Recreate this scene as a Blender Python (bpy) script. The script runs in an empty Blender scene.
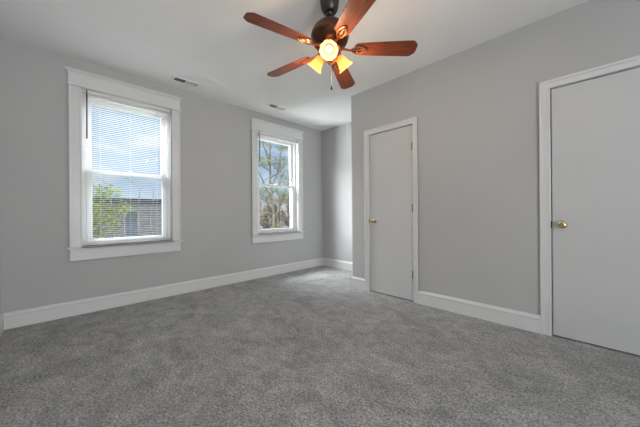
import bpy, bmesh, math, random
from math import sin, cos, pi, radians
from mathutils import Vector, Matrix

S = bpy.context.scene
C = S.collection
random.seed(7)

# ------------------------------------------------------------ camera
FOC, YAW, ROLL, CY, CAMH = 266.825, 0.7945524, -0.0077006, 212.771, 1.0309
cd = bpy.data.cameras.new('camera'); cam = bpy.data.objects.new('camera', cd); C.objects.link(cam)
cd.sensor_fit = 'HORIZONTAL'; cd.sensor_width = 36.0
cd.lens = FOC / 640 * 36.0
cd.shift_y = -(213.5 - CY) / 640
cd.clip_start = 0.02; cd.clip_end = 500
fwd = Vector((-sin(YAW), cos(YAW), 0)); rgt = Vector((cos(YAW), sin(YAW), 0)); up = Vector((0, 0, 1))
m3 = Matrix((rgt, up, -fwd)).transposed() @ Matrix.Rotation(ROLL, 3, 'Z')
cam.matrix_world = Matrix.Translation((0, 0, CAMH)) @ m3.to_4x4()
S.camera = cam

# ------------------------------------------------------------ world, sun, exposure
S.view_settings.view_transform = 'Standard'; S.view_settings.look = 'None'
S.view_settings.gamma = 1.0; S.view_settings.use_curve_mapping = False
S.view_settings.exposure = 0.42
S.cycles.use_denoising = True
S.cycles.max_bounces = 12; S.cycles.diffuse_bounces = 6; S.cycles.transparent_max_bounces = 24
S.cycles.sample_clamp_indirect = 6.0

SKY_HIGH = 2.2      # brightness of the sky overhead
SUN = 0.0
FILL = 74.0          # power of the fill lamp added behind the camera
BULB = 3.4
DAY = 235.0          # skylight falling through the left windows from above

def world():
    w = bpy.data.worlds.new('sky'); S.world = w; w.use_nodes = True
    n = w.node_tree.nodes; l = w.node_tree.links; n.clear()
    out = n.new('ShaderNodeOutputWorld'); bg = n.new('ShaderNodeBackground')
    tc = n.new('ShaderNodeTexCoord'); sp = n.new('ShaderNodeSeparateXYZ')
    l.new(tc.outputs['Generated'], sp.inputs[0])
    grad = n.new('ShaderNodeValToRGB'); l.new(sp.outputs['Z'], grad.inputs[0])
    e = grad.color_ramp.elements
    e[0].position = 0.0; e[0].color = (0.53, 0.69, 0.87, 1)
    e[1].position = 0.40; e[1].color = (0.36, 0.55, 0.84, 1)
    mp = n.new('ShaderNodeMapping'); mp.inputs['Scale'].default_value = (1.6, 1.6, 5.0)
    l.new(tc.outputs['Generated'], mp.inputs[0])
    nz = n.new('ShaderNodeTexNoise'); nz.inputs['Scale'].default_value = 3.2; nz.inputs['Detail'].default_value = 7
    nz.inputs['Roughness'].default_value = 0.55
    l.new(mp.outputs[0], nz.inputs[0])
    cr = n.new('ShaderNodeValToRGB'); l.new(nz.outputs[0], cr.inputs[0])
    cr.color_ramp.elements[0].position = 0.49; cr.color_ramp.elements[1].position = 0.66
    mx = n.new('ShaderNodeMixRGB'); l.new(cr.outputs[0], mx.inputs[0]); l.new(grad.outputs[0], mx.inputs[1])
    mx.inputs[2].default_value = (0.82, 0.86, 0.92, 1)
    l.new(mx.outputs[0], bg.inputs[0])
    st = n.new('ShaderNodeMapRange'); l.new(sp.outputs['Z'], st.inputs['Value'])
    st.inputs['From Min'].default_value = 0.42; st.inputs['From Max'].default_value = 0.62
    st.inputs['To Min'].default_value = 0.76; st.inputs['To Max'].default_value = SKY_HIGH
    l.new(st.outputs[0], bg.inputs[1]); l.new(bg.outputs[0], out.inputs[0])
    w.cycles.sampling_method = 'MANUAL'; w.cycles.sample_map_resolution = 512
world()

def area(name, loc, target, sx, sy, power, col=(1, 1, 1), portal=False):
    ld = bpy.data.lights.new(name, 'AREA'); ld.shape = 'RECTANGLE'; ld.size = sx; ld.size_y = sy
    ld.energy = power; ld.color = col
    o = bpy.data.objects.new(name, ld); C.objects.link(o); o.location = loc
    o.rotation_euler = (Vector(target) - Vector(loc)).to_track_quat('-Z', 'Y').to_euler()
    if portal: ld.cycles.is_portal = True
    return o
A, B, B2, H, SIDE, REAR = 3.723, 2.903, 3.716, 2.64, -0.372, 2.40
BX = -2.323
WY = (0.603, 2.68)           # window centres along the left wall
HW, WZ0, WZ1 = 0.43, 0.70, 2.355
for i, wy in enumerate(WY):
    area('window_portal', (-A - 0.235, wy, 1.53), (0, wy, 1.53), 0.86, 1.66, 1, portal=True)
for i, wy in enumerate(WY):
    area('window_daylight', (-A - 1.15, wy - 0.75, 3.10), (-A + 0.9, wy + 0.55, 0.9), 1.5, 0.9, DAY * (0.5, 1.0)[i], (0.95, 0.98, 1.0))
area('window_daylight', (-A - 1.20, 1.75, 1.55), (-A + 0.8, 3.75, 1.85), 0.9, 1.3, 95, (0.97, 0.99, 1.0))
area('rear_fill_light', (REAR + 0.35, 0.17, 1.15), (REAR - 2, -0.15, 2.0), 0.9, 1.4, FILL, (0.93, 0.97, 1.0))  # unseen fill lamp, added to brighten the room through an invented opening
sd = bpy.data.lights.new('sun', 'SUN'); sd.energy = 2.5; sd.angle = radians(1.5); sd.color = (1, 0.95, 0.86)
so = bpy.data.objects.new('sun', sd); C.objects.link(so)
so.rotation_euler = Vector((-0.35, 0.70, -0.62)).to_track_quat('-Z', 'Y').to_euler()

# ------------------------------------------------------------ materials
def mat(name, col, rough=0.5, metal=0.0, spec=0.5):
    m = bpy.data.materials.new(name); m.use_nodes = True
    b = m.node_tree.nodes['Principled BSDF']
    b.inputs['Base Color'].default_value = (*col, 1); b.inputs['Roughness'].default_value = rough
    b.inputs['Metallic'].default_value = metal; b.inputs['Specular IOR Level'].default_value = spec
    return m, m.node_tree.nodes, m.node_tree.links, b
def noisy(name, c1, c2, scale, rough=0.5, bump=0.0, bscale=None, metal=0.0, spec=0.5, stretch=(1, 1, 1), p0=0.35, p1=0.65, detail=4, dist=0.002):
    m, n, l, b = mat(name, c1, rough, metal, spec)
    tc = n.new('ShaderNodeTexCoord'); mp = n.new('ShaderNodeMapping'); mp.inputs['Scale'].default_value = stretch
    l.new(tc.outputs['Object'], mp.inputs[0])
    nz = n.new('ShaderNodeTexNoise'); nz.inputs['Scale'].default_value = scale; nz.inputs['Detail'].default_value = detail
    l.new(mp.outputs[0], nz.inputs[0])
    cr = n.new('ShaderNodeValToRGB'); l.new(nz.outputs[0], cr.inputs[0])
    cr.color_ramp.elements[0].position = p0; cr.color_ramp.elements[1].position = p1
    cr.color_ramp.elements[0].color = (*c1, 1); cr.color_ramp.elements[1].color = (*c2, 1)
    l.new(cr.outputs[0], b.inputs['Base Color'])
    if bump:
        n2 = n.new('ShaderNodeTexNoise'); n2.inputs['Scale'].default_value = bscale or scale; n2.inputs['Detail'].default_value = 3
        l.new(mp.outputs[0], n2.inputs[0])
        bp = n.new('ShaderNodeBump'); bp.inputs['Strength'].default_value = bump; bp.inputs['Distance'].default_value = dist
        l.new(n2.outputs[0], bp.inputs['Height']); l.new(bp.outputs[0], b.inputs['Normal'])
    return m
M = {}
M['wall'] = noisy('grey_wall_paint', (0.485, 0.487, 0.486), (0.505, 0.505, 0.502), 1.3, 0.75, 0.12, 140, spec=0.25, dist=0.001)
M['ceiling'] = noisy('white_ceiling_paint', (0.87, 0.868, 0.86), (0.90, 0.898, 0.89), 0.9, 0.9, 0.15, 90, spec=0.2, dist=0.001)
M['trim'] = noisy('white_trim_paint', (0.71, 0.71, 0.705), (0.74, 0.74, 0.735), 3, 0.38, 0.05, 30)
M['door'] = noisy('door_paint', (0.60, 0.60, 0.60), (0.62, 0.62, 0.618), 2, 0.42, 0.06, 60)
M['vinyl'] = mat('white_vinyl', (0.82, 0.82, 0.82), 0.35)[0]
M['slat'] = mat('blind_slat', (0.85, 0.85, 0.84), 0.45)[0]
M['wand'] = mat('smoke_plastic', (0.05, 0.06, 0.055), 0.2)[0]
M['brass'] = noisy('polished_brass', (0.60, 0.50, 0.27), (0.72, 0.62, 0.38), 20, 0.22, metal=1.0)
M['steel'] = mat('brushed_steel', (0.30, 0.30, 0.28), 0.45, 1.0)[0]
M['dark'] = mat('dark_gap', (0.02, 0.02, 0.02), 0.9)[0]
M['bronze'] = noisy('oil_rubbed_bronze', (0.045, 0.026, 0.020), (0.16, 0.062, 0.032), 18, 0.32, metal=0.75)
M['pewter'] = noisy('dark_pewter', (0.045, 0.045, 0.042), (0.07, 0.068, 0.062), 18, 0.35, metal=0.6)
M['copper'] = noisy('antique_copper', (0.36, 0.13, 0.06), (0.50, 0.22, 0.11), 25, 0.28, metal=0.8)
M['wood'] = noisy('cherry_wood', (0.10, 0.022, 0.010), (0.27, 0.060, 0.022), 9, 0.42, 0.03, 30, stretch=(1.2, 12, 12), p0=0.3, p1=0.7, spec=0.3)
M['vent'] = mat('vent_enamel', (0.86, 0.86, 0.85), 0.4)[0]

def carpet():
    m, n, l, b = mat('grey_carpet', (0.2, 0.2, 0.2), 0.95, spec=0.1)
    tc = n.new('ShaderNodeTexCoord')
    def noise(sc, det, stretch=(1, 1, 1), rot=0, rough=0.5, dis=0):
        mp = n.new('ShaderNodeMapping'); mp.inputs['Scale'].default_value = stretch; mp.inputs['Rotation'].default_value = (0, 0, rot)
        l.new(tc.outputs['Object'], mp.inputs[0])
        z = n.new('ShaderNodeTexNoise'); z.inputs['Scale'].default_value = sc; z.inputs['Detail'].default_value = det
        z.inputs['Roughness'].default_value = rough; z.inputs['Distortion'].default_value = dis
        l.new(mp.outputs[0], z.inputs[0]); return z.outputs[0]
    def mr(v, a, b_, c, d):
        r = n.new('ShaderNodeMapRange'); l.new(v, r.inputs['Value'])
        for k, x in zip(('From Min', 'From Max', 'To Min', 'To Max'), (a, b_, c, d)): r.inputs[k].default_value = x
        return r.outputs[0]
    def mul(a, b_):
        q = n.new('ShaderNodeMath'); q.operation = 'MULTIPLY'; l.new(a, q.inputs[0]); l.new(b_, q.inputs[1]); return q.outputs[0]
    patch = mr(noise(2.2, 6, (1, 1.5, 1), 0.5, 0.7, 0.9), 0.36, 0.64, 0.84, 1.16)      # brushed pile
    patch2 = mr(noise(8, 6, (1, 1.3, 1), -0.4, 0.75, 0.8), 0.36, 0.64, 0.82, 1.18)
    tuft = mr(noise(75, 4, rough=0.8), 0.36, 0.64, 0.42, 1.55)
    fine = mr(noise(420, 2), 0.3, 0.7, 0.8, 1.2)
    v = mul(mul(patch, patch2), mul(tuft, fine))
    vm = n.new('ShaderNodeVectorMath'); vm.operation = 'SCALE'; vm.inputs[0].default_value = (0.44, 0.436, 0.428)
    l.new(v, vm.inputs['Scale']); l.new(vm.outputs[0], b.inputs['Base Color'])
    bp = n.new('ShaderNodeBump'); bp.inputs['Strength'].default_value = 0.8; bp.inputs['Distance'].default_value = 0.006
    l.new(tuft, bp.inputs['Height']); l.new(bp.outputs[0], b.inputs['Normal'])
    return m
M['carpet'] = carpet()

def glass():
    m = bpy.data.materials.new('window_glass'); m.use_nodes = True
    n, l = m.node_tree.nodes, m.node_tree.links; n.clear()
    o = n.new('ShaderNodeOutputMaterial'); mx = n.new('ShaderNodeMixShader')
    t = n.new('ShaderNodeBsdfTransparent'); g = n.new('ShaderNodeBsdfGlossy'); g.inputs['Roughness'].default_value = 0.02
    t.inputs[0].default_value = (0.96, 0.97, 0.97, 1)
    mx.inputs[0].default_value = 0.015
    l.new(t.outputs[0], mx.inputs[1]); l.new(g.outputs[0], mx.inputs[2]); l.new(mx.outputs[0], o.inputs[0])
    return m
M['glass'] = glass()

def emit(name, col, s):
    m = bpy.data.materials.new(name); m.use_nodes = True
    b = m.node_tree.nodes['Principled BSDF']
    b.inputs['Base Color'].default_value = (*col, 1); b.inputs['Emission Color'].default_value = (*col, 1)
    b.inputs['Emission Strength'].default_value = s
    return m
M['bulb'] = emit('lit_bulb', (1, 0.90, 0.70), 1.8)
def shade_mat():
    m, n, l, b = mat('amber_scavo_glass', (0.80, 0.50, 0.20), 0.35)
    tr = n.new('ShaderNodeBsdfTranslucent'); tr.inputs[0].default_value = (1.0, 0.74, 0.40, 1)
    mx = n.new('ShaderNodeMixShader'); mx.inputs[0].default_value = 0.62
    out = n['Material Output']
    l.new(b.outputs[0], mx.inputs[1]); l.new(tr.outputs[0], mx.inputs[2]); l.new(mx.outputs[0], out.inputs[0])
    b.inputs['Emission Color'].default_value = (1.0, 0.64, 0.26, 1); b.inputs['Emission Strength'].default_value = 0.30
    return m
M['shade'] = shade_mat()

# ------------------------------------------------------------ mesh helpers
def finish(o, smooth=False, angle=35):
    if smooth:
        for f in o.data.polygons: f.use_smooth = True
        try:
            o.data.set_sharp_from_angle(angle=radians(angle))
        except Exception: pass
    return o
def obj(name, bm, material, parent=None, smooth=False, loc=None):
    me = bpy.data.meshes.new(name); bmesh.ops.recalc_face_normals(bm, faces=bm.faces[:]); bm.to_mesh(me); bm.free()
    me.materials.append(material)
    o = bpy.data.objects.new(name, me); C.objects.link(o)
    if parent: o.parent = parent
    if loc: o.location = loc
    return finish(o, smooth)
def struct(name, bm, material, smooth=False):
    o = obj(name, bm, material, None, smooth); o['kind'] = 'structure'; return o
def empty(name, loc=(0, 0, 0), rz=0):
    o = bpy.data.objects.new(name, None); C.objects.link(o); o.location = loc; o.rotation_euler = (0, 0, rz)
    o.empty_display_size = 0.1
    return o
def tag(o, label, cat, group=None):
    o['label'] = label; o['category'] = cat
    if group: o['group'] = group
    return o
def box(bm, x0, x1, y0, y1, z0, z1, bev=0.0):
    r = bmesh.ops.create_cube(bm, size=1.0)
    vs = r['verts']
    for v in vs:
        v.co = Vector(((x0 + x1) / 2 + v.co.x * (x1 - x0), (y0 + y1) / 2 + v.co.y * (y1 - y0), (z0 + z1) / 2 + v.co.z * (z1 - z0)))
    if bev:
        es = list({e for v in vs for e in v.link_edges})
        bmesh.ops.bevel(bm, geom=es, offset=bev, segments=2, affect='EDGES', profile=0.5)
def bb(*a, bev=0.0):
    bm = bmesh.new(); box(bm, *a, bev=bev); return bm
def lathe(bm, prof, mtx=Matrix(), n=32, closed=True):
    rings = []
    for r, z in prof:
        if r < 1e-6: rings.append([bm.verts.new(mtx @ Vector((0, 0, z)))])
        else: rings.append([bm.verts.new(mtx @ Vector((r * cos(2 * pi * k / n), r * sin(2 * pi * k / n), z))) for k in range(n)])
    for a, b in zip(rings, rings[1:]):
        for k in range(n):
            k2 = (k + 1) % n
            if len(a) == 1 and len(b) == 1: continue
            if len(a) == 1: bm.faces.new((a[0], b[k], b[k2]))
            elif len(b) == 1: bm.faces.new((a[k], a[k2], b[0]))
            else: bm.faces.new((a[k], a[k2], b[k2], b[k]))
def tube(bm, pts, rad, n=8, caps=True):
    pts = [Vector(p) for p in pts]; rings = []
    rads = rad if isinstance(rad, (list, tuple)) else [rad] * len(pts)
    for i, p in enumerate(pts):
        d = (pts[min(i + 1, len(pts) - 1)] - pts[max(i - 1, 0)]).normalized()
        a = d.orthogonal().normalized() if i == 0 else (rings_a - d * rings_a.dot(d)).normalized()
        rings_a = a; b = d.cross(a)
        rings.append([bm.verts.new(p + (a * cos(2 * pi * k / n) + b * sin(2 * pi * k / n)) * rads[i]) for k in range(n)])
    for u, v in zip(rings, rings[1:]):
        for k in range(n): bm.faces.new((u[k], u[(k + 1) % n], v[(k + 1) % n], v[k]))
    if caps:
        bm.faces.new(rings[0][::-1]); bm.faces.new(rings[-1])
def extrude_profile(bm, prof, p0, p1, out):
    """prof: (offset along out, height z) points, swept straight from p0 to p1"""
    out = Vector(out)
    R = []
    for p in (Vector(p0), Vector(p1)):
        R.append([bm.verts.new(p + out * a + Vector((0, 0, z))) for a, z in prof])
    k = len(prof)
    for i in range(k): bm.faces.new((R[0][i], R[0][(i + 1) % k], R[1][(i + 1) % k], R[1][i]))
    bm.faces.new(R[0]); bm.faces.new(R[1][::-1])

# ------------------------------------------------------------ room shell
T = 0.24
struct('floor', bb(-A - T, REAR + 0.2, SIDE - 0.2, B2 + 0.2, -0.2, 0), M['carpet'])
def wall_x(name, xa, xb, y0, y1, holes):            # wall slab with openings (ya, yb, za, zb) along y
    bm = bmesh.new(); y = y0
    for ya, yb, za, zb in holes:
        box(bm, xa, xb, y, ya, 0, H)
        if za > 0: box(bm, xa, xb, ya, yb, 0, za)
        if zb < H: box(bm, xa, xb, ya, yb, zb, H)
        y = yb
    box(bm, xa, xb, y, y1, 0, H)
    return struct(name, bm, M['wall'])
wall_x('wall_left', -A - T, -A, SIDE - 0.2, B2 + 0.2, [(wy - HW, wy + HW, WZ0, WZ1) for wy in WY])
wall_x('wall_rear', REAR, REAR + 0.2, SIDE - 0.2, B, [(-0.30, 0.65, 0.55, 2.25)])  # opening added so the fill lamp can shine in
struct('wall_back', bb(-A, BX, B2, B2 + 0.2, 0, H), M['wall'])
struct('wall_near', bb(-A, REAR, SIDE - 0.2, SIDE, 0, H), M['wall'])
D1 = (-2.032, -1.433); D2 = (-0.232, 0.540); DH = 2.037
def wall_doors():
    bm = bmesh.new(); x = BX
    for a, b in (D1, D2):
        box(bm, x, a - 0.012, B, B + 0.12, 0, H); box(bm, a - 0.012, b + 0.012, B, B + 0.12, DH + 0.012, H); x = b + 0.012
    box(bm, x, REAR + 0.2, B, B + 0.12, 0, H)
    box(bm, BX, BX + 0.12, B + 0.12, B2, 0, H)       # return of the closet bump into the alcove
    return struct('wall_right', bm, M['wall'])
wall_doors()

# ceiling with openings for the two registers
VENTS = [(-3.455, 1.118), (-3.335, 2.375)]
VL, VW = 0.265, 0.100     # opening length (y) and width (x)
def ceiling():
    bm = bmesh.new()
    x0, x1, y0, y1 = -A - T, REAR + 0.2, SIDE - 0.2, B2 + 0.2
    y = y0
    for vx, vy in VENTS:
        box(bm, x0, x1, y, vy - VL / 2, H, H + 0.2)
        box(bm, x0, vx - VW / 2, vy - VL / 2, vy + VL / 2, H, H + 0.2)
        box(bm, vx + VW / 2, x1, vy - VL / 2, vy + VL / 2, H, H + 0.2)
        y = vy + VL / 2
    box(bm, x0, x1, y, y1, H, H + 0.2)
    return struct('ceiling', bm, M['ceiling'])
ceiling()

# baseboards
BH = 0.148
BP = [(0, 0), (0.019, 0), (0.019, 0.112), (0.0225, 0.118), (0.0225, 0.128), (0.016, 0.136), (0.012, 0.146), (0.006, BH), (0, BH)]
def base(name, segs):
    bm = bmesh.new()
    for p0, p1, out in segs: extrude_profile(bm, BP, p0, p1, out)
    return struct(name, bm, M['trim'])
base('baseboard_left', [((-A, SIDE, 0), (-A, B2, 0), (1, 0, 0))])
base('baseboard_back', [((-A, B2, 0), (BX, B2, 0), (0, -1, 0))])
base('baseboard_alcove', [((BX, B - 0.0225, 0), (BX, B2, 0), (-1, 0, 0))])
CW = 0.074
base('baseboard_right', [((BX - 0.0225, B, 0), (D1[0] - CW, B, 0), (0, -1, 0)), ((D1[1] + 0.062, B, 0), (D2[0] - CW, B, 0), (0, -1, 0)),
                         ((D2[1] + CW, B, 0), (REAR, B, 0), (0, -1, 0))])
base('baseboard_near', [((-A, SIDE, 0), (REAR, SIDE, 0), (0, 1, 0))])

# ------------------------------------------------------------ windows
def window(k, wy):
    w = empty('window_%d' % k, (-A, wy, 0)); w['kind'] = 'structure'
    g = lambda *a, **kw: obj(*a, parent=w, **kw)
    a = HW
    for s in (-1, 1):
        bm = bmesh.new()
        lo, hi = (a - 0.004, a + 0.092)
        def sb(x0, x1, u0, u1, z0, z1, bev=0.0):
            y0, y1 = (u0, u1) if s > 0 else (-u1, -u0)
            box(bm, x0, x1, y0, y1, z0, z1, bev)
        sb(0, 0.018, lo, hi, WZ0, WZ1 + 0.01, 0.003)
        sb(0, 0.027, hi - 0.018, hi, WZ0, WZ1 + 0.01, 0.004)
        sb(0, 0.022, lo, lo + 0.012, WZ0, WZ1 + 0.01, 0.003)
        g('side_casing', bm, M['trim'])
    bm = bmesh.new()
    box(bm, 0, 0.034, -a - 0.105, a + 0.105, WZ1 - 0.004, WZ1 + 0.012, 0.005)
    box(bm, 0, 0.024, -a - 0.092, a + 0.092, WZ1 + 0.012, 2.488)
    g('head_casing', bm, M['trim'])
    bm = bmesh.new()
    prof = [(0, 2.476), (0.026, 2.476), (0.031, 2.486), (0.044, 2.496), (0.052, 2.504), (0.052, 2.514), (0, 2.514)]
    # crown with mitred returns: sweep, end offsets grow with the projection
    L = [bm.verts.new((o_, -(a + 0.069 + o_), z)) for o_, z in prof]; Rr = [bm.verts.new((o_, a + 0.069 + o_, z)) for o_, z in prof]
    for i in range(len(prof)):
        j = (i + 1) % len(prof); bm.faces.new((L[i], L[j], Rr[j], Rr[i]))
    bm.faces.new(L); bm.faces.new(Rr[::-1])
    g('crown_moulding', bm, M['trim'])
    bm = bmesh.new()
    box(bm, -0.062, 0.052, -a + 0.0, a - 0.0, WZ0 - 0.022, WZ0, 0)
    box(bm, 0.0, 0.052, -a - 0.108, a + 0.108, WZ0 - 0.022, WZ0, 0.006)
    g('window_sill', bm, M['trim'])
    bm = bmesh.new(); box(bm, 0, 0.022, -a - 0.09, a + 0.09, 0.558, WZ0 - 0.022, 0.003)
    box(bm, 0, 0.026, -a - 0.09, a + 0.09, 0.558, 0.572, 0.003)
    g('apron', bm, M['trim'])
    # jamb liner
    bm = bmesh.new()
    box(bm, -T, 0.0, -a, -a + 0.008, WZ0, WZ1); box(bm, -T, 0.0, a - 0.008, a, WZ0, WZ1)
    box(bm, -T, 0.0, -a, a, WZ1 - 0.008, WZ1); box(bm, -T - 0.03, -0.06, -a, a, WZ0 - 0.03, WZ0 + 0.004)
    g('jamb', bm, M['trim'])
    # vinyl frame
    bm = bmesh.new(); f = 0.045; t = 0.05
    def frame(bm, x0, x1, y0, y1, z0, z1, ws, wt, wb, bev=0.003):
        box(bm, x0, x1, y0, y0 + ws, z0, z1, bev); box(bm, x0, x1, y1 - ws, y1, z0, z1, bev)
        box(bm, x0, x1, y0 + ws, y1 - ws, z1 - wt, z1, bev); box(bm, x0, x1, y0 + ws, y1 - ws, z0, z0 + wb, bev)
    frame(bm, -0.155, -0.062, -a + 0.008, a - 0.008, WZ0, WZ1 - 0.008, 0.034, 0.048, 0.022)
    box(bm, -0.105, -0.101, -a + 0.042, -a + 0.05, WZ0, WZ1 - 0.02); box(bm, -0.105, -0.101, a - 0.05, a - 0.042, WZ0, WZ1 - 0.02)
    g('window_frame', bm, M['vinyl'])
    yi = a - 0.044; mid = 1.497
    bm = bmesh.new(); frame(bm, -0.142, -0.106, -yi, yi, mid - 0.018, WZ1 - 0.058, 0.05, 0.05, 0.034)
    us = g('upper_sash', bm, M['vinyl'])
    obj('pane', bb(-0.126, -0.122, -yi + 0.045, yi - 0.045, mid + 0.012, WZ1 - 0.104), M['glass'], us)
    bm = bmesh.new(); frame(bm, -0.100, -0.066, -yi, yi, WZ0 + 0.020, mid + 0.018, 0.05, 0.036, 0.045)
    ls = g('lower_sash', bm, M['vinyl'])
    obj('pane', bb(-0.085, -0.081, -yi + 0.045, yi - 0.045, WZ0 + 0.06, mid - 0.014), M['glass'], ls)
    bm = bmesh.new(); box(bm, -0.092, -0.07, -0.035, 0.035, mid + 0.018, mid + 0.026, 0.003); box(bm, -0.088, -0.062, -0.008, 0.03, mid + 0.026, mid + 0.036, 0.003)
    obj('sash_lock', bm, M['vinyl'], ls)
    return w
for k, wy in enumerate(WY): window(k + 1, wy)

def slat_mesh(bm, y0, y1, z, xc, half, tilt, curve=0.0022, th=0.0009):
    n = 4; top, bot = [], []
    for i in range(n + 1):
        u = -1 + 2 * i / n
        dx = u * half; dz = curve * (1 - u * u)
        X = xc + dx * cos(tilt) - dz * sin(tilt); Z = z + dx * sin(tilt) + dz * cos(tilt)
        for lst, zz in ((top, Z + th / 2), (bot, Z - th / 2)):
            lst.append((bm.verts.new((X, y0, zz)), bm.verts.new((X, y1, zz))))
    for i in range(n):
        bm.faces.new((top[i][0], top[i + 1][0], top[i + 1][1], top[i][1]))
        bm.faces.new((bot[i][0], bot[i][1], bot[i + 1][1], bot[i + 1][0]))
    bm.faces.new((top[0][0], top[0][1], bot[0][1], bot[0][0])); bm.faces.new((top[n][0], bot[n][0], bot[n][1], top[n][1]))
def blind(wy, label, zbot, wand_y, wand_z0, wand_z1):
    """mini blind hung inside the window recess; zbot is the bottom rail's height"""
    w = empty('window_blind', (-A, wy, 0)); tag(w, label, 'window blind')
    xc = -0.030; a = HW - 0.012; top = WZ1 - 0.008
    bm = bmesh.new(); box(bm, xc - 0.016, xc + 0.016, -a, a, top - 0.026, top, 0.002)
    obj('headrail', bm, M['slat'], w)
    raised = zbot > 1.5
    pitch = 0.0022 if raised else 0.0215
    z = top - 0.036; bm = bmesh.new(); n = 0
    while z > zbot + 0.012 and n < 110:
        slat_mesh(bm, -a + 0.003, a - 0.003, z, xc, 0.0125, radians(0)); z -= pitch; n += 1
    obj('slats', bm, M['slat'], w, smooth=True)
    obj('bottom_rail', bb(xc - 0.013, xc + 0.013, -a + 0.002, a - 0.002, zbot, zbot + 0.014, bev=0.003), M['slat'], w)
    for y in (-0.27, 0.0, 0.27):
        for dx in (-0.0135, 0.0135):
            bm = bmesh.new(); tube(bm, [(xc + dx, y, top - 0.026), (xc + dx, y, zbot + 0.01)], 0.0006, 5)
            obj('ladder_cord', bm, M['slat'], w)
    bm = bmesh.new(); tube(bm, [(0.006, wand_y, wand_z1 + 0.02), (0.007, wand_y, wand_z1 - 0.05), (0.0085, wand_y - 0.002, wand_z0)], [0.005, 0.0065, 0.0065], 8)
    tube(bm, [(xc + 0.016, wand_y, wand_z1 + 0.012), (0.006, wand_y, wand_z1 + 0.02)], 0.002, 6)
    obj('tilt_wand', bm, M['wand'], w, smooth=True)
blind(WY[0], 'white mini blind lowered over the near left window with dark tilt wand', 0.722, -0.380, 1.83, 2.325)
blind(WY[1], 'white mini blind pulled up to the top of the far window', 2.288, -0.375, 1.86, 2.325)

# invented rear window, added out of view to carry the fill lamp
w3 = empty('window_3', (REAR, 0.175, 0)); w3['kind'] = 'structure'
bm = bmesh.new()
for z0, z1 in ((0.45, 0.55), (2.25, 2.35)): box(bm, -0.02, 0, -0.54, 0.575, z0, z1)
box(bm, -0.02, 0, 0.475, 0.575, 0.55, 2.25); box(bm, -0.02, 0, -0.54, -0.475, 0.55, 2.25)
box(bm, 0.05, 0.09, -0.475, 0.475, 1.38, 1.42)
obj('window_frame', bm, M['trim'], w3)

# ------------------------------------------------------------ doors
def door(k, a, b, knob_left, hinges, cl, cr_):
    d = empty('door_%d' % k, ((a + b) / 2, B, 0)); d['kind'] = 'structure'
    cx = (a + b) / 2; h = (b - a) / 2
    # casing: colonial-like, stepped profile
    bm = bmesh.new()
    def strip(x0, x1, z0, z1, flip):
        box(bm, x0, x1, -0.013, 0, z0, z1, 0.003)
    def side(s, wd):
        u0, u1 = h + 0.003, h + wd
        for (p, q, t) in ((u0, u1, 0.013), (u1 - 0.022, u1, 0.021), (u0 + 0.004, u0 + 0.014, 0.017)):
            x0, x1 = (p, q) if s > 0 else (-q, -p)
            zz = DH + (0.070 if t == 0.021 else (0.014 if t == 0.017 else 0.070))
            box(bm, x0, x1, -t, 0, 0, zz, 0.003)
    side(-1, cl); side(1, cr_)
    for (p, q, t, e0, e1) in ((DH + 0.003, DH + 0.070, 0.013, cl - 0.004, cr_ - 0.004), (DH + 0.048, DH + 0.070, 0.021, cl, cr_), (DH + 0.004, DH + 0.014, 0.017, 0.014, 0.014)):
        box(bm, -h - e0, h + e1, -t - 0.0003, 0, p, q, 0.003)
    obj('door_casing', bm, M['trim'], d)
    bm = bmesh.new()
    box(bm, -h - 0.012, -h - 0.003, 0, 0.12, 0, DH + 0.012); box(bm, h + 0.003, h + 0.012, 0, 0.12, 0, DH + 0.012)
    box(bm, -h - 0.003, h + 0.003, 0, 0.12, DH + 0.003, DH + 0.012)
    box(bm, -h - 0.003, -h + 0.012, 0.045, 0.08, 0, DH + 0.003); box(bm, h - 0.012, h + 0.003, 0.045, 0.08, 0, DH + 0.003)
    box(bm, -h - 0.003, h + 0.003, 0.045, 0.08, DH - 0.012, DH + 0.003)
    obj('door_frame', bm, M['trim'], d)
    slab = obj('door_slab', bb(-h + 0.004, h - 0.0005, 0.004, 0.040, 0.012, DH - 0.005, bev=0.0015), M['door'], d)
    obj('closet_backing', bb(-h - 0.003, h + 0.003, 0.10, 0.118, 0, DH), M['dark'], d)
    # knob
    kx = -h + (0.076 if k == 1 else 0.064)
    mt = Matrix.Translation((kx, 0.004, 0.92)) @ Matrix.Rotation(pi / 2, 4, 'X')
    bm = bmesh.new()
    lathe(bm, [(0, 0), (0.031, 0), (0.032, 0.003), (0.027, 0.008), (0.013, 0.011), (0.0115, 0.028), (0.015, 0.034), (0.024, 0.040), (0.0275, 0.050), (0.0265, 0.059), (0.020, 0.064), (0.012, 0.0645), (0.010, 0.062), (0, 0.062)], mt, 28)
    obj('door_knob', bm, M['brass'], slab, smooth=True)
    obj('latch_plate', bb(-h - 0.004, -h + 0.003, -0.016, 0.006, 0.892, 0.948, bev=0.001), M['brass'] if k == 1 else M['pewter'], d)
    for z in hinges:
        bm = bmesh.new()
        tube(bm, [(h + 0.001, -0.006, z - 0.045), (h + 0.001, -0.006, z + 0.045)], 0.0065, 10)
        tube(bm, [(h + 0.001, -0.006, z - 0.049), (h + 0.001, -0.006, z + 0.049)], 0.0042, 8)
        box(bm, h - 0.018, h + 0.010, -0.0015, 0.0035, z - 0.045, z + 0.045)
        obj('hinge', bm, M['steel'], d, smooth=True)
    return d
door(1, D1[0], D1[1], True, (0.31, 1.078, 1.787), CW, 0.062)
door(2, D2[0], D2[1], True, (0.31, 1.078, 1.787), CW, CW)

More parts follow.
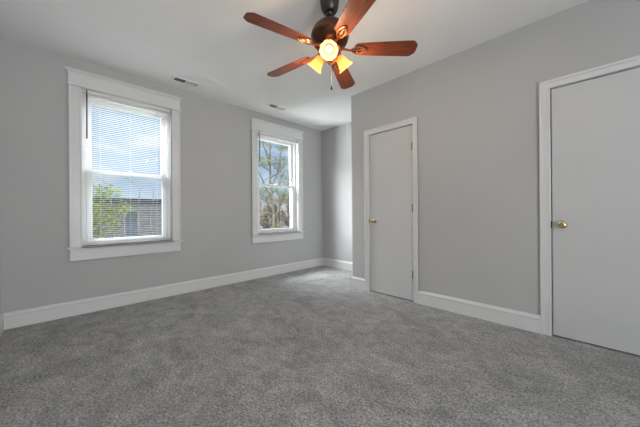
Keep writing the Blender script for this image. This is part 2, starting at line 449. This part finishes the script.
# ------------------------------------------------------------ ceiling registers
def vent(x, y, label):
    v = empty('ceiling_vent', (x, y, H)); tag(v, label, 'vent', None)
    ow, ol = VW / 2 + 0.014, VL / 2 + 0.022
    bm = bmesh.new()
    box(bm, -ow, -VW / 2 + 0.004, -ol, ol, -0.009, -0.0005, 0.002); box(bm, VW / 2 - 0.004, ow, -ol, ol, -0.009, -0.0005, 0.002)
    box(bm, -VW / 2, VW / 2, -ol, -VL / 2 + 0.004, -0.009, -0.0005, 0.002); box(bm, -VW / 2, VW / 2, VL / 2 - 0.004, ol, -0.009, -0.0005, 0.002)
    box(bm, -VW / 2, VW / 2, -0.006, 0.006, -0.009, -0.0005)
    obj('vent_frame', bm, M['vent'], v)
    for s, tilt in ((-1, -1), (1, 1)):
        bm = bmesh.new()
        n = 9
        for i in range(n):
            yc = s * (0.012 + (i + 0.5) * (VL / 2 - 0.018) / n)
            a = radians(44) * tilt
            r = bmesh.ops.create_cube(bm, size=1)
            mt = Matrix.Translation((0, yc, 0.004)) @ Matrix.Rotation(a, 4, 'X') @ Matrix.Diagonal((VW - 0.004, 0.0010, 0.012, 1))
            for q in r['verts']: q.co = mt @ q.co
        obj('louver_bank', bm, M['vent'], v)
    bm = bmesh.new(); t = 0.003
    x1, y1 = VW / 2 - 0.001, VL / 2 - 0.001
    box(bm, -x1, -x1 + t, -y1, y1, 0.001, 0.11); box(bm, x1 - t, x1, -y1, y1, 0.001, 0.11)
    box(bm, -x1, x1, -y1, -y1 + t, 0.001, 0.11); box(bm, -x1, x1, y1 - t, y1, 0.001, 0.11); box(bm, -x1, x1, -y1, y1, 0.108, 0.112)
    obj('duct_box', bm, M['dark'], v)
vent(*VENTS[0], 'white ceiling vent above the gap beside the near left window')
vent(*VENTS[1], 'white ceiling vent above the far window')

# ------------------------------------------------------------ ceiling fan
FX, FY, BZ = -1.372, 1.466, 2.236
fan = empty('ceiling_fan', (FX, FY, H)); tag(fan, 'dark bronze ceiling fan with five reddish wood blades and three amber glass lamps', 'ceiling fan')
def fz(z): return z - H
bm = bmesh.new(); lathe(bm, [(0, fz(2.64)), (0.066, fz(2.64)), (0.072, fz(2.632)), (0.071, fz(2.61)), (0.066, fz(2.575)), (0.058, fz(2.548)), (0.046, fz(2.534)), (0.030, fz(2.530)), (0, fz(2.530))])
obj('canopy', bm, M['pewter'], fan, smooth=True)
def fl(z): return z - H - 0.018
bm = bmesh.new(); lathe(bm, [(0, fl(2.551)), (0.027, fl(2.549)), (0.032, fl(2.538)), (0.026, fl(2.526)), (0.014, fl(2.518)), (0.0135, fl(2.490)), (0.030, fl(2.484)), (0.034, fl(2.470)), (0, fl(2.470))], n=24)
obj('downrod', bm, M['pewter'], fan, smooth=True)
bm = bmesh.new()
lathe(bm, [(0, fl(2.478)), (0.040, fl(2.478)), (0.070, fl(2.470)), (0.100, fl(2.454)), (0.122, fl(2.430)), (0.137, fl(2.402)), (0.139, fl(2.385)), (0.143, fl(2.380)), (0.143, fl(2.366)), (0.138, fl(2.360)),
           (0.136, fl(2.340)), (0.124, fl(2.318)), (0.110, fl(2.300)), (0.092, fl(2.290)), (0.088, fl(2.282)), (0, fl(2.282))], n=48)
obj('motor_housing', bm, M['bronze'], fan, smooth=True)
bm = bmesh.new()
lathe(bm, [(0, fl(2.283)), (0.080, fl(2.283)), (0.082, fl(2.268)), (0.062, fl(2.262)), (0.058, fl(2.250)), (0.060, fl(2.225)), (0.056, fl(2.205)), (0.044, fl(2.190)), (0.030, fl(2.180)), (0.016, fl(2.172)), (0.012, fl(2.160)), (0, fl(2.156))], n=36)
obj('light_fitter', bm, M['copper'], fan, smooth=True)

def blade_bm():
    """blade along +x, flat, underside at z=-t/2"""
    bm = bmesh.new(); t = 0.006
    pts = [(0.185, 0.030), (0.192, 0.044), (0.205, 0.052), (0.24, 0.056), (0.40, 0.064), (0.602, 0.071), (0.616, 0.067), (0.644, 0.040), (0.648, 0.020)]
    out = [(x, y) for x, y in pts] + [(x, -y) for x, y in reversed(pts)]
    top = [bm.verts.new((x, y, t / 2)) for x, y in out]; bot = [bm.verts.new((x, y, -t / 2)) for x, y in out]
    bm.faces.new(top); bm.faces.new(bot[::-1])
    for i in range(len(out)):
        j = (i + 1) % len(out); bm.faces.new((top[i], bot[i], bot[j], top[j]))
    return bm
def iron_bm():
    bm = bmesh.new()
    # arm from the motor, then an open leaf loop screwed under the blade
    tube(bm, [(0.080, 0, 0.012), (0.110, 0, 0.0), (0.140, 0, -0.010), (0.165, 0, -0.011)], [0.012, 0.009, 0.008, 0.009], 10)
    for s in (-1, 1):
        loop = [(0.160, s * 0.004, -0.011), (0.180, s * 0.020, -0.010), (0.205, s * 0.027, -0.009), (0.235, s * 0.024, -0.009), (0.262, s * 0.012, -0.009), (0.275, 0, -0.009)]
        tube(bm, loop, [0.007, 0.007, 0.006, 0.006, 0.006, 0.006], 8)
    tube(bm, [(0.160, 0, -0.012), (0.20, 0, -0.010), (0.245, 0, -0.009)], [0.006, 0.005, 0.004], 8)
    for x, y in ((0.205, 0.012), (0.205, -0.012), (0.255, 0)):
        lathe(bm, [(0, -0.018), (0.005, -0.017), (0.007, -0.013), (0.007, -0.004), (0, -0.004)], Matrix.Translation((x, y, 0)), 12)
    return bm
b0 = obj('blade', blade_bm(), M['wood'], fan)
bv = b0.modifiers.new('b', 'BEVEL'); bv.width = 0.0018; bv.segments = 2; bv.limit_method = 'ANGLE'
i0 = obj('blade_iron', iron_bm(), M['copper'], b0, smooth=True)
PITCH = radians(-13)
for i in range(5):
    o, ir = (b0, i0) if i == 0 else (b0.copy(), i0.copy())
    if i: C.objects.link(o); C.objects.link(ir); o.parent = fan; ir.parent = o
    ang = radians((45.2, 116.6, 189.2, 258.8, 335.3)[i])
    o.matrix_local = Matrix.Translation((0, 0, fz(BZ + 0.022))) @ Matrix.Rotation(ang, 4, 'Z') @ Matrix.Rotation(PITCH, 4, 'X')

def shade_bm():
    bm = bmesh.new()   # bell opening towards -z
    po = [(0.024, 0.0), (0.030, -0.006), (0.034, -0.020), (0.038, -0.045), (0.044, -0.070), (0.054, -0.092), (0.064, -0.104)]
    pin = [(0.061, -0.104), (0.051, -0.0915), (0.041, -0.070), (0.035, -0.045), (0.031, -0.020), (0.024, -0.004), (0.020, -0.002)]
    n = 40; rings = []
    for j, (r, z) in enumerate(po + pin):
        fl = max(0, (-z - 0.07) / 0.034)
        rings.append([bm.verts.new(((r + 0.0018 * fl * cos(10 * 2 * pi * k / n)) * cos(2 * pi * k / n), (r + 0.0018 * fl * cos(10 * 2 * pi * k / n)) * sin(2 * pi * k / n), z)) for k in range(n)])
    rings.append(rings[0])
    for a, b in zip(rings, rings[1:]):
        for k in range(n): bm.faces.new((a[k], a[(k + 1) % n], b[(k + 1) % n], b[k]))
    return bm
LAMP_AZ = (-50, 73, 193)
for az in LAMP_AZ:
    a = radians(az)
    d = Vector((cos(a), sin(a), 0))
    tilt = radians(48 if az < 0 else 43)            # from straight down towards the outside
    axis = (d * sin(tilt) + Vector((0, 0, -cos(tilt)))).normalized()
    neck = d * 0.074 + Vector((0, 0, fz(2.229)))
    rot = axis.to_track_quat('-Z', 'Y').to_matrix().to_4x4()
    mt = Matrix.Translation(neck) @ rot
    bm = bmesh.new()
    tube(bm, [d * 0.040 + Vector((0, 0, fz(2.228))), d * 0.058 + Vector((0, 0, fz(2.238))), neck - axis * 0.012], [0.010, 0.010, 0.012], 10)
    lathe(bm, [(0, 0.016), (0.016, 0.016), (0.024, 0.010), (0.028, -0.004), (0.027, -0.010), (0, -0.010)], mt, 24)
    obj('lamp_arm', bm, M['copper'], fan, smooth=True)
    sh = obj('lamp_shade', shade_bm(), M['shade'], fan, smooth=True); sh.matrix_local = mt
    bm = bmesh.new(); lathe(bm, [(0, -0.010), (0.011, -0.012), (0.013, -0.026), (0.020, -0.042), (0.025, -0.058), (0.024, -0.072), (0.015, -0.084), (0, -0.088)], n=20)
    obj('bulb', bm, M['bulb'], sh, smooth=True)
    ld = bpy.data.lights.new('lamp_light', 'POINT'); ld.energy = BULB; ld.color = (1.0, 0.76, 0.52); ld.shadow_soft_size = 0.025
    lo = bpy.data.objects.new('lamp_light', ld); C.objects.link(lo); lo.parent = fan
    lo.location = neck + axis * 0.150
bm = bmesh.new(); tube(bm, [(0.022, -0.010, fz(2.185)), (0.022, -0.010, fz(1.975))], 0.0010, 6)
ch = obj('pull_chain', bm, M['pewter'], fan)
bm = bmesh.new(); lathe(bm, [(0, 0.012), (0.003, 0.010), (0.006, 0.0), (0.0085, -0.012), (0.007, -0.020), (0, -0.024)], Matrix.Translation((0.022, -0.010, fz(1.966))), 14)
obj('pull_knob', bm, M['dark'], ch, smooth=True)

# ------------------------------------------------------------ outside
M['grass'] = noisy('rough_grass', (0.10, 0.14, 0.04), (0.26, 0.22, 0.11), 1.2, 0.95)
M['bark'] = noisy('tree_bark', (0.22, 0.20, 0.15), (0.36, 0.34, 0.25), 14, 0.9, stretch=(1, 1, 0.3))
M['leaf'] = noisy('spring_leaf', (0.20, 0.27, 0.02), (0.50, 0.52, 0.07), 3.0, 0.7)
M['leafb'] = noisy('pale_bud_leaf', (0.30, 0.34, 0.12), (0.50, 0.50, 0.24), 3.0, 0.7)
M['brush'] = noisy('dry_brush', (0.40, 0.32, 0.24), (0.66, 0.56, 0.45), 2.5, 0.9)
M['shingle'] = mat('dark_shingle', (0.04, 0.04, 0.045), 0.9)[0]
def brick():
    m, n, l, b = mat('grey_brown_brick', (0.2, 0.18, 0.18), 0.9)
    tc = n.new('ShaderNodeTexCoord'); sp = n.new('ShaderNodeSeparateXYZ'); cb = n.new('ShaderNodeCombineXYZ')
    l.new(tc.outputs['Object'], sp.inputs[0]); l.new(sp.outputs['Y'], cb.inputs['X']); l.new(sp.outputs['Z'], cb.inputs['Y'])
    br = n.new('ShaderNodeTexBrick'); l.new(cb.outputs[0], br.inputs['Vector'])
    br.inputs['Scale'].default_value = 1.0; br.inputs['Brick Width'].default_value = 0.40; br.inputs['Row Height'].default_value = 0.13; br.inputs['Mortar Size'].default_value = 0.014
    br.inputs['Color1'].default_value = (0.15, 0.13, 0.13, 1); br.inputs['Color2'].default_value = (0.24, 0.215, 0.21, 1); br.inputs['Mortar'].default_value = (0.34, 0.32, 0.31, 1)
    l.new(br.outputs[0], b.inputs['Base Color']); return m
M['brick'] = brick()
M['stone'] = mat('pale_stone', (0.34, 0.33, 0.32), 0.9)[0]
GZ = -3.0
struct('ground', bb(-60, -A - T - 0.02, -30, 50, GZ - 0.3, GZ), M['grass'])

def grow(bm, p, d, L, r, depth, spread, tips, seg=4, droop=0.0, nb=3):
    pts = [p.copy()]; rads = [r]; q = p.copy(); dd = d.copy()
    for i in range(seg):
        dd = (dd + Vector((random.gauss(0, 0.10), random.gauss(0, 0.10), random.gauss(0, 0.06) - droop))).normalized()
        q = q + dd * (L / seg); pts.append(q.copy()); rads.append(max(0.003, r * (1 - 0.45 * (i + 1) / seg)))
    tube(bm, pts, rads, 6 if r > 0.03 else 4)
    if depth <= 1: tips += pts[1:]
    if depth == 0: return
    for k in range(nb + (1 if depth == 1 else 0)):
        i = random.randint(max(1, seg - 2 - (k % 2)), seg)
        ax = Vector((random.gauss(0, 1), random.gauss(0, 1), random.gauss(0, 0.5))).normalized()
        nd = (dd + ax * spread).normalized()
        grow(bm, pts[i], nd, L * random.uniform(0.55, 0.8), rads[i] * 0.66, depth - 1, spread, tips, seg, droop, nb)
def leaves(tips, per, size, spread):
    bm = bmesh.new()
    for t in tips:
        for _ in range(per):
            c = t + Vector((random.gauss(0, spread), random.gauss(0, spread), random.gauss(0, spread)))
            s = size * random.uniform(0.6, 1.3)
            m_ = Matrix.Translation(c) @ Matrix.Rotation(random.uniform(0, 6.28), 4, 'Z') @ Matrix.Rotation(random.uniform(-1.3, 1.3), 4, 'X')
            vs = [bm.verts.new(m_ @ Vector(v)) for v in ((-s, 0, 0), (-s * 0.1, -s * 0.55, s * 0.15), (s, 0, 0), (-s * 0.1, s * 0.55, s * 0.15))]
            bm.faces.new(vs)
    return bm
def tree(loc, h, r, label, leaf=None, per=3, size=0.06, sp=0.12, depth=3, spread=0.75, nb=3, lean=(0, 0), seed=1, cat='tree', name='tree', group=None, frac=0.36):
    random.seed(seed)
    t = empty(name, loc); tag(t, label, cat, group)
    bm = bmesh.new(); tips = []
    d = Vector((lean[0], lean[1], 1)).normalized()
    grow(bm, Vector((0, 0, -0.05)), d, h * frac, r, depth, spread, tips, 5, 0, nb)
    obj('branches', bm, M['bark'] if leaf != 'brush' else M['brush'], t)
    if leaf: obj('foliage', leaves(tips, per, size, sp), M[leaf], t)
    return t
def plant(name, loc, label, stems, clumps, leaf, n, size, group=None, cat='tree', twigs=26, tl=0.5, bark='bark', seed=1):
    """stems: (points, radius) in metres from the foot; clumps: (centre, radius) of leaf masses"""
    random.seed(seed)
    t = empty(name, loc); tag(t, label, cat, group)
    bm = bmesh.new(); tips = []
    for pts, r in stems:
        pts = [Vector(p) for p in pts]
        fine = []
        for a, b in zip(pts, pts[1:]):
            for q in range(3):
                fine.append(a.lerp(b, q / 3) + Vector((random.gauss(0, 0.02), random.gauss(0, 0.02), 0)))
        fine.append(pts[-1])
        tube(bm, fine, [r * (1 - 0.75 * q / len(fine)) for q in range(len(fine))], 7)
        for _ in range(twigs):
            q = random.randint(len(fine) // 4, len(fine) - 1)
            d = Vector((random.gauss(0, 1), random.gauss(0, 1), random.gauss(0.7, 0.7))).normalized()
            grow(bm, fine[q], d, tl * random.uniform(0.6, 1.3), max(0.006, r * 0.16), 1, 0.8, tips, 3, 0, 2)
    obj('branches', bm, M[bark], t)
    pts = []
    for c, rr in clumps:
        c = Vector(c)
        for _ in range(max(3, int(n * rr * rr * 10))):
            v = Vector((random.gauss(0, 1), random.gauss(0, 1), random.gauss(0, 1))).normalized() * rr * random.uniform(0.3, 1.0) ** 0.6
            pts.append(c + v)
    if pts: obj('foliage', leaves(pts, 2, size, size * 1.2), M[leaf], t)
    return t
P = lambda y, z, x=0.0: (x, y, z - GZ)
plant('tree', (-9.0, 0.9, GZ), 'yellow green leafy tree seen through the near left window',
      [([P(0, GZ - 0.05), P(-0.05, -0.8), P(0.0, 0.2), P(-0.25, 0.9), P(-0.3, 1.5)], 0.07), ([P(0.02, -0.8), P(0.18, 0.3), P(0.12, 1.0), P(0.10, 1.6)], 0.05),
       ([P(0.14, 0.5), P(0.30, 0.9), P(0.42, 1.2)], 0.03), ([P(-0.05, 0.0), P(-0.5, 0.7), P(-0.7, 1.3)], 0.04)],
      [(P(-0.22, 1.50), 0.27), (P(0.10, 1.62, 0.1), 0.2), (P(-0.05, 1.18, -0.2), 0.25), (P(-0.3, 0.95, 0.15), 0.25), (P(0.26, 1.15), 0.18), (P(0.42, 1.22, 0.1), 0.13),
       (P(0.08, 0.85, 0.2), 0.16), (P(-0.2, 0.50, 0.1), 0.19), (P(-0.62, 1.2), 0.35), (P(-0.6, 0.6), 0.3), (P(0.22, 0.62), 0.1), (P(-0.05, 0.45), 0.12)],
      'leaf', 170, 0.045, twigs=10, tl=0.35, seed=4)
for k, (y, z1, sd_) in enumerate(((2.18, 2.0, 5), (2.62, 1.95, 6), (3.05, 2.1, 8))):
    plant('bare_tree', (-12.0, y, GZ), ('bare twiggy tree rising over the roofline beside the leafy tree', 'bare twiggy tree rising over the middle of the roofline', 'bare twiggy tree rising over the roofline at the right of the near left window')[k],
          [([P(0, GZ - 0.05), P(0.03, -1), P(-0.03, 0.8), P(0.04, z1)], 0.035)], [(P(0, 1.75), 0.14)], 'leafb', 18, 0.03, twigs=9, tl=0.36, seed=sd_)
plant('tree', (-10.0, 6.95, GZ), 'tall tree with pale spring buds seen through the far window',
      [([P(0, GZ - 0.05), P(0.02, 0.0), P(-0.1, 1.2), P(-0.2, 2.4), P(-0.22, 3.9), P(-0.3, 5.2)], 0.085), ([P(-0.12, 1.7), P(-0.45, 2.2), P(-0.85, 2.9), P(-1.1, 3.1)], 0.04),
       ([P(-0.2, 3.0), P(-0.45, 3.7), P(-0.75, 4.5)], 0.035), ([P(-0.15, 2.0), P(0.2, 2.9), P(0.35, 3.8), P(0.6, 4.6)], 0.035), ([P(-0.2, 2.6), P(0.3, 2.9), P(0.8, 3.5)], 0.035),
       ([P(0.0, 0.8), P(0.4, 1.6), P(0.8, 2.4)], 0.04), ([P(-0.1, 1.3), P(-0.5, 1.6), P(-0.8, 1.7)], 0.03)],
      [(P(0.35, 3.3), 0.4), (P(0.6, 2.6), 0.4), (P(0.1, 2.2), 0.3), (P(-0.55, 3.3), 0.35), (P(-0.5, 4.1), 0.3), (P(0.5, 4.2), 0.35), (P(-0.6, 2.0), 0.25), (P(0.7, 1.8), 0.35), (P(-0.3, 4.8), 0.4)],
      'leafb', 170, 0.036, twigs=22, tl=0.55, seed=11)
k = 0
for (x, y, zt_) in ((-13.2, 7.5, 1.5), (-13.2, 9.35, 1.7), (-13.2, 11.2, 1.6), (-15.5, 8.4, 2.3), (-15.5, 10.3, 2.4), (-15.5, 12.2, 2.3), (-17.8, 10.6, 2.6), (-17.8, 12.5, 2.7), (-17.8, 14.4, 2.6)):
    k += 1; random.seed(60 + k)
    st = []
    for _ in range(7):
        a_, r_ = random.uniform(0, 6.28), random.uniform(0.2, 0.62)
        st.append(([(0, 0, -0.05), (cos(a_) * r_ * 0.6, sin(a_) * r_ * 0.6, (zt_ - GZ) * 0.45), (cos(a_) * r_, sin(a_) * r_, (zt_ - GZ) * random.uniform(0.85, 1.0))], 0.035))
    cl = [((random.gauss(0, 0.28), random.gauss(0, 0.28), (zt_ - GZ) * q), 0.42) for q in (0.2, 0.32, 0.44, 0.55, 0.65, 0.75, 0.84, 0.92)]
    plant('thicket_shrub', (x, y, GZ), 'tan brown brushy shrub in the thicket outside the far window', st, cl, 'brush', 260, 0.06, 'thicket outside the far window', 'shrub', twigs=8, tl=0.28, bark='brush', seed=60 + k)

# townhouse across the yard
bl = empty('townhouse', (-15.0, 3.6, GZ)); tag(bl, 'grey brick house with dark roof edge seen through the near left window', 'building')
zt = 1.62 - GZ
wins = [(-1.42, -0.86), (0.10, 0.62)]
bm = bmesh.new(); y = -2.6; sill = 0.0
for a, b in wins:
    box(bm, -5, 0, y, a, 0, zt); box(bm, -5, 0, a, b, zt - 0.42, zt); box(bm, -5, -0.25, a, b, 0, zt - 0.42)
    n = 12; c = (a + b) / 2; r = (b - a) / 2; zc = zt - 0.42 - r      # spandrels of the arch
    for q in range(n):
        t0, t1 = pi * q / n, pi * (q + 1) / n
        y0_, z0_, y1_, z1_ = c - r * cos(t0), zc + r * sin(t0), c - r * cos(t1), zc + r * sin(t1)
        bm.faces.new([bm.verts.new(v) for v in ((0, y0_, z0_), (0, y1_, z1_), (0, y1_, zt - 0.42), (0, y0_, zt - 0.42))])
    y = b
box(bm, -5, 0, y, 2.4, 0, zt)
obj('brick_wall', bm, M['brick'], bl)
bm = bmesh.new(); box(bm, -5.1, 0.14, -2.7, 2.5, zt, zt + 0.14, 0.02); box(bm, -5, 0.06, -2.64, 2.44, zt - 0.10, zt, 0.01)
obj('roof', bm, M['shingle'], bl)
fg = mat('far_glass', (0.26, 0.28, 0.31), 0.1)[0]
for a, b in wins:
    c = (a + b) / 2; r = (b - a) / 2; zc = zt - 0.42 - r
    bm = bmesh.new()
    arch = [(0.0, c - r, zc - 1.4)] + [(0.0, c - r * cos(pi * q / 14), zc + r * sin(pi * q / 14)) for q in range(15)] + [(0.0, c + r, zc - 1.4)]
    tube(bm, arch, 0.035, 6)
    f = obj('arched_window', bm, M['stone'], bl)
    obj('pane', bb(-0.24, -0.22, a, b, zc - 1.4, zt - 0.43), fg, f)
